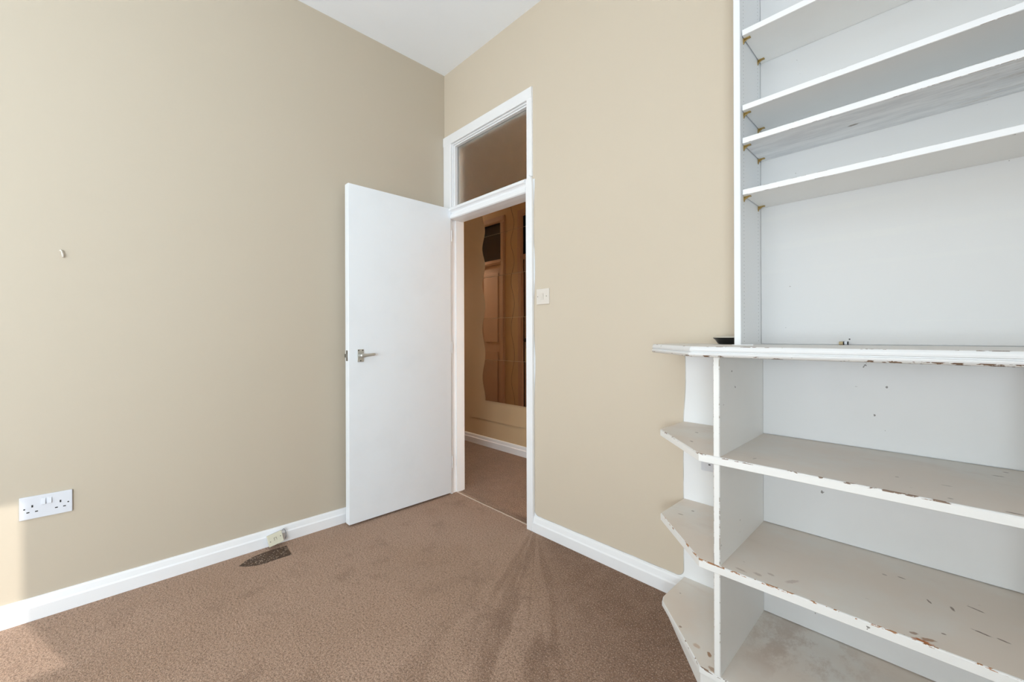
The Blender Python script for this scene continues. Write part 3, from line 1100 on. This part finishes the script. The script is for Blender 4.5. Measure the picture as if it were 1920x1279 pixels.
for zb, th, mat, tilt in ((2.047, 0.019, M_UNIT, 0), (1.804, 0.018, M_UNIT, 0), (1.697, 0.0185, M_UNDER, 0), (1.530, 0.018, M_UNIT, 0)):
    bm = bmesh.new()
    xa, xb = 1.9692, 3.2755
    y0_, y1_ = -0.2075, -0.0065
    r = 0.0012
    out = [(y1_, zb), (y0_ + r, zb), (y0_, zb + r), (y0_, zb + th - r), (y0_ + r, zb + th), (y1_, zb + th)]
    prism(bm, out, 0, xa, xb)
    for f in bm.faces:
        f.normal_update()
        if f.normal.z < -0.9 or (abs(f.normal.x) < .5 and f.calc_center_median().z < zb + 0.0005):
            f.material_index = 1
        if abs(f.normal.z) > .3 and abs(f.normal.y) > .3 and abs(f.normal.x) < .5:
            f.material_index = 2
    sh_ = obj('shelf', bm, [M_WHITE, mat, M_EDGE_FINE], bc)
    for yy in (-0.186, -0.034):
        bracket(sh_, 1.9662, yy, zb - 0.0002, 1)
        bracket(sh_, 3.2778, yy, zb - 0.0002, -1)

# ================================================================== SMALL THINGS
# double socket on the left wall
s = empty('wall_socket', (0, -1.865, 0.428), 'white double wall socket low on the cream left wall', 'socket')
obj('face_plate', B(0.0, 0.0075, -1.934, -1.7955, 0.3845, 0.4705), M_PLASTIC, s, bevel=0.0022)
for y, z in ((-1.921, 0.425), (-1.807, 0.425)):
    bm = bmesh.new(); cyl(bm, (0.0070, y, z), (0.0079, y, z), 0.0026, seg=14)
    obj('screw', bm, M_DARK, s)
for ys in (-1.901, -1.828):
    bm = bmesh.new()
    box(bm, 0.0072, 0.0078, ys - 0.0022, ys + 0.0022, 0.4285, 0.4375)
    for dy in (-0.0108, 0.0108):
        box(bm, 0.0072, 0.0078, ys + dy - 0.0038, ys + dy + 0.0038, 0.4092, 0.4132)
    obj('pin_holes', bm, M_DARK, s)
for y in (-1.8725, -1.8565):
    bm = bmesh.new()
    prism(bm, [(0.0070, 0.4330), (0.0130, 0.4345), (0.0095, 0.4560), (0.0070, 0.4570)], 1, y - 0.0058, y + 0.0058)
    obj('switch_rocker', bm, M_PLASTIC, s, bevel=0.001)

# light switch by the door
s = empty('light_switch', (0.92, 0, 1.289), 'cream single light switch to the right of the doorway', 'light switch')
obj('face_plate', B(0.876, 0.966, -0.008, 0.0, 1.2475, 1.331), M_CREAMPL, s, bevel=0.0015)
for x in (0.885, 0.9475):
    bm = bmesh.new(); cyl(bm, (x, -0.0074, 1.290), (x, -0.0086, 1.290), 0.0026, seg=14)
    obj('screw', bm, M_SCREW, s)
bm = bmesh.new()
prism(bm, [(-0.0078, 1.272), (-0.0090, 1.272), (-0.0150, 1.303), (-0.0140, 1.306), (-0.0078, 1.306)], 0, 0.908, 0.928)
obj('switch_rocker', bm, M_CREAMPL, s, bevel=0.001)

# single socket behind the corner shelves
s = empty('wall_socket', (1.798, 0, 0.587), 'white wall socket on the white wall behind the angled corner shelves', 'socket')
obj('face_plate', B(1.755, 1.841, -0.0085, 0.0, 0.5455, 0.6315), M_PLASTIC, s, bevel=0.0015)
for x in (1.768, 1.828):
    bm = bmesh.new(); cyl(bm, (x, -0.0079, 0.5885), (x, -0.0091, 0.5885), 0.0028, seg=14)
    obj('screw', bm, M_DARK, s)
bm = bmesh.new()
box(bm, 1.7958, 1.8002, -0.0091, -0.0080, 0.592, 0.601)
for x in (1.787, 1.809):
    box(bm, x - 0.0038, x + 0.0038, -0.0091, -0.0080, 0.5700, 0.5740)
obj('pin_holes', bm, M_DARK, s)

# telephone junction box leaning out from the skirting
s = empty('telephone_socket', (0.045, -1.08, 0.02), 'small yellowed telephone box tilted against the left skirting', 'telephone socket')


def tilt_box(hw, h, t0, t1):
    bm = bmesh.new()
    box(bm, t0, t1, -hw, hw, 0.0, h)
    R_ = Matrix.Translation((0.052, -1.079, 0.018)) @ Matrix.Rotation(math.radians(9), 4, 'X') @ Matrix.Rotation(math.radians(-20), 4, 'Y')
    bmesh.ops.transform(bm, matrix=R_, verts=bm.verts)
    return bm, R_


bm, RT = tilt_box(0.032, 0.054, -0.020, 0.010)
obj('back_box', bm, M_PLASTIC, s, bevel=0.003)
bm, RT = tilt_box(0.034, 0.056, 0.010, 0.020)
bmesh.ops.translate(bm, verts=bm.verts, vec=(0, 0, -0.001))
obj('face_plate', bm, M_YELLOWED, s, bevel=0.002)
for y, z in ((-0.024, 0.022), (0.024, 0.030)):
    bm = bmesh.new(); cyl(bm, (0.0195, y, z), (0.0206, y, z), 0.0020, seg=12)
    bmesh.ops.transform(bm, matrix=RT, verts=bm.verts)
    obj('screw', bm, M_DARK, s)
bm = bmesh.new()
box(bm, 0.0197, 0.0205, -0.0065, -0.0050, 0.020, 0.033)
box(bm, 0.0197, 0.0205, 0.0045, 0.0058, 0.021, 0.033)
box(bm, 0.0197, 0.0205, -0.0065, 0.0058, 0.033, 0.0344)
bmesh.ops.transform(bm, matrix=RT, verts=bm.verts)
obj('jack_outline', bm, M_SCREW, s)
bm = bmesh.new()
cp = [(0.040, -1.047, 0.076), (0.036, -1.040, 0.078), (0.032, -1.032, 0.068), (0.030, -1.027, 0.050), (0.030, -1.027, 0.034), (0.030, -1.030, 0.022)]
tube(bm, cp, 0.0017, 10)
obj('cable', bm, M_CABLE, s, smooth=True, label='grey loop of cable')

# hook on the left wall
bm = bmesh.new()
tube(bm, [(0.0, -1.826, 1.419), (0.006, -1.825, 1.420), (0.011, -1.822, 1.416), (0.0115, -1.8205, 1.406), (0.010, -1.819, 1.397), (0.006, -1.819, 1.3935)], [0.0032, 0.0030, 0.0032, 0.0034, 0.0036, 0.0028], 10)
obj('wall_hook', bm, M_CREAMPL, smooth=True, label='small painted-over hook high on the cream left wall', cat='hook')

# iron-shaped scorch on the carpet
pts = [(0.124, -1.254), (0.096, -1.222), (0.082, -1.196), (0.072, -1.168), (0.067, -1.135), (0.066, -1.105), (0.071, -1.036), (0.128, -1.0405), (0.184, -1.044), (0.1825, -1.072), (0.181, -1.101), (0.182, -1.164), (0.176, -1.190), (0.168, -1.209), (0.150, -1.232)]
bm = bmesh.new()
prism(bm, pts, 2, 0.0, 0.0016)
obj('scorch_mark', bm, M_SCORCH, label='dark iron-shaped scorch mark on the carpet near the left skirting', cat='scorch mark')

# black saucer with pale lid on the worktop, beside the bookcase upright
dc = (1.888, -0.092)
s = empty('black_dish', (dc[0], dc[1], 1.044), 'shallow black dish with pale lid on the worktop beside the bookcase', 'dish')


def lathe(prof, c, seg=48):
    bm = bmesh.new()
    rings = []
    for r, z in prof:
        rings.append([bm.verts.new((c[0] + r * math.cos(2 * PI * i / seg), c[1] + r * math.sin(2 * PI * i / seg), z)) for i in range(seg)])
    for k in range(len(rings) - 1):
        for i in range(seg):
            bm.faces.new((rings[k][i], rings[k][(i + 1) % seg], rings[k + 1][(i + 1) % seg], rings[k + 1][i]))
    bm.faces.new(rings[0][::-1])
    bm.faces.new(rings[-1])
    return bm


obj('dish', lathe([(0.030, 1.0442), (0.036, 1.0462), (0.040, 1.0515), (0.044, 1.0585), (0.0515, 1.0655), (0.0525, 1.0672), (0.050, 1.0678)], dc), M_BLACK, s, smooth=False, bevel=0.0004)
obj('lid', lathe([(0.0505, 1.0676), (0.0490, 1.0700), (0.042, 1.0732), (0.020, 1.0752), (0.004, 1.0755)], dc), M_PALE, s, smooth=False, label='pale grey lid')

# banded stub lying at the back of the worktop
s = empty('banded_cylinder', (2.202, -0.022, 1.044), 'tiny banded black and beige cylinder lying at the back of the worktop', 'cylinder')
zc, yc = 1.0497, -0.022
for x0_, x1_, r_, m_ in ((2.1900, 2.2005, 0.0055, M_TAN), (2.2003, 2.2035, 0.0057, M_BLACK), (2.2033, 2.2108, 0.0053, M_PLASTIC), (2.2106, 2.2138, 0.0057, M_BLACK)):
    bm = bmesh.new()
    cyl(bm, (x0_, yc, zc), (x1_, yc, zc), r_, seg=24)
    obj('band' if m_ is M_BLACK else 'sleeve', bm, m_, s, bevel=0.0006)
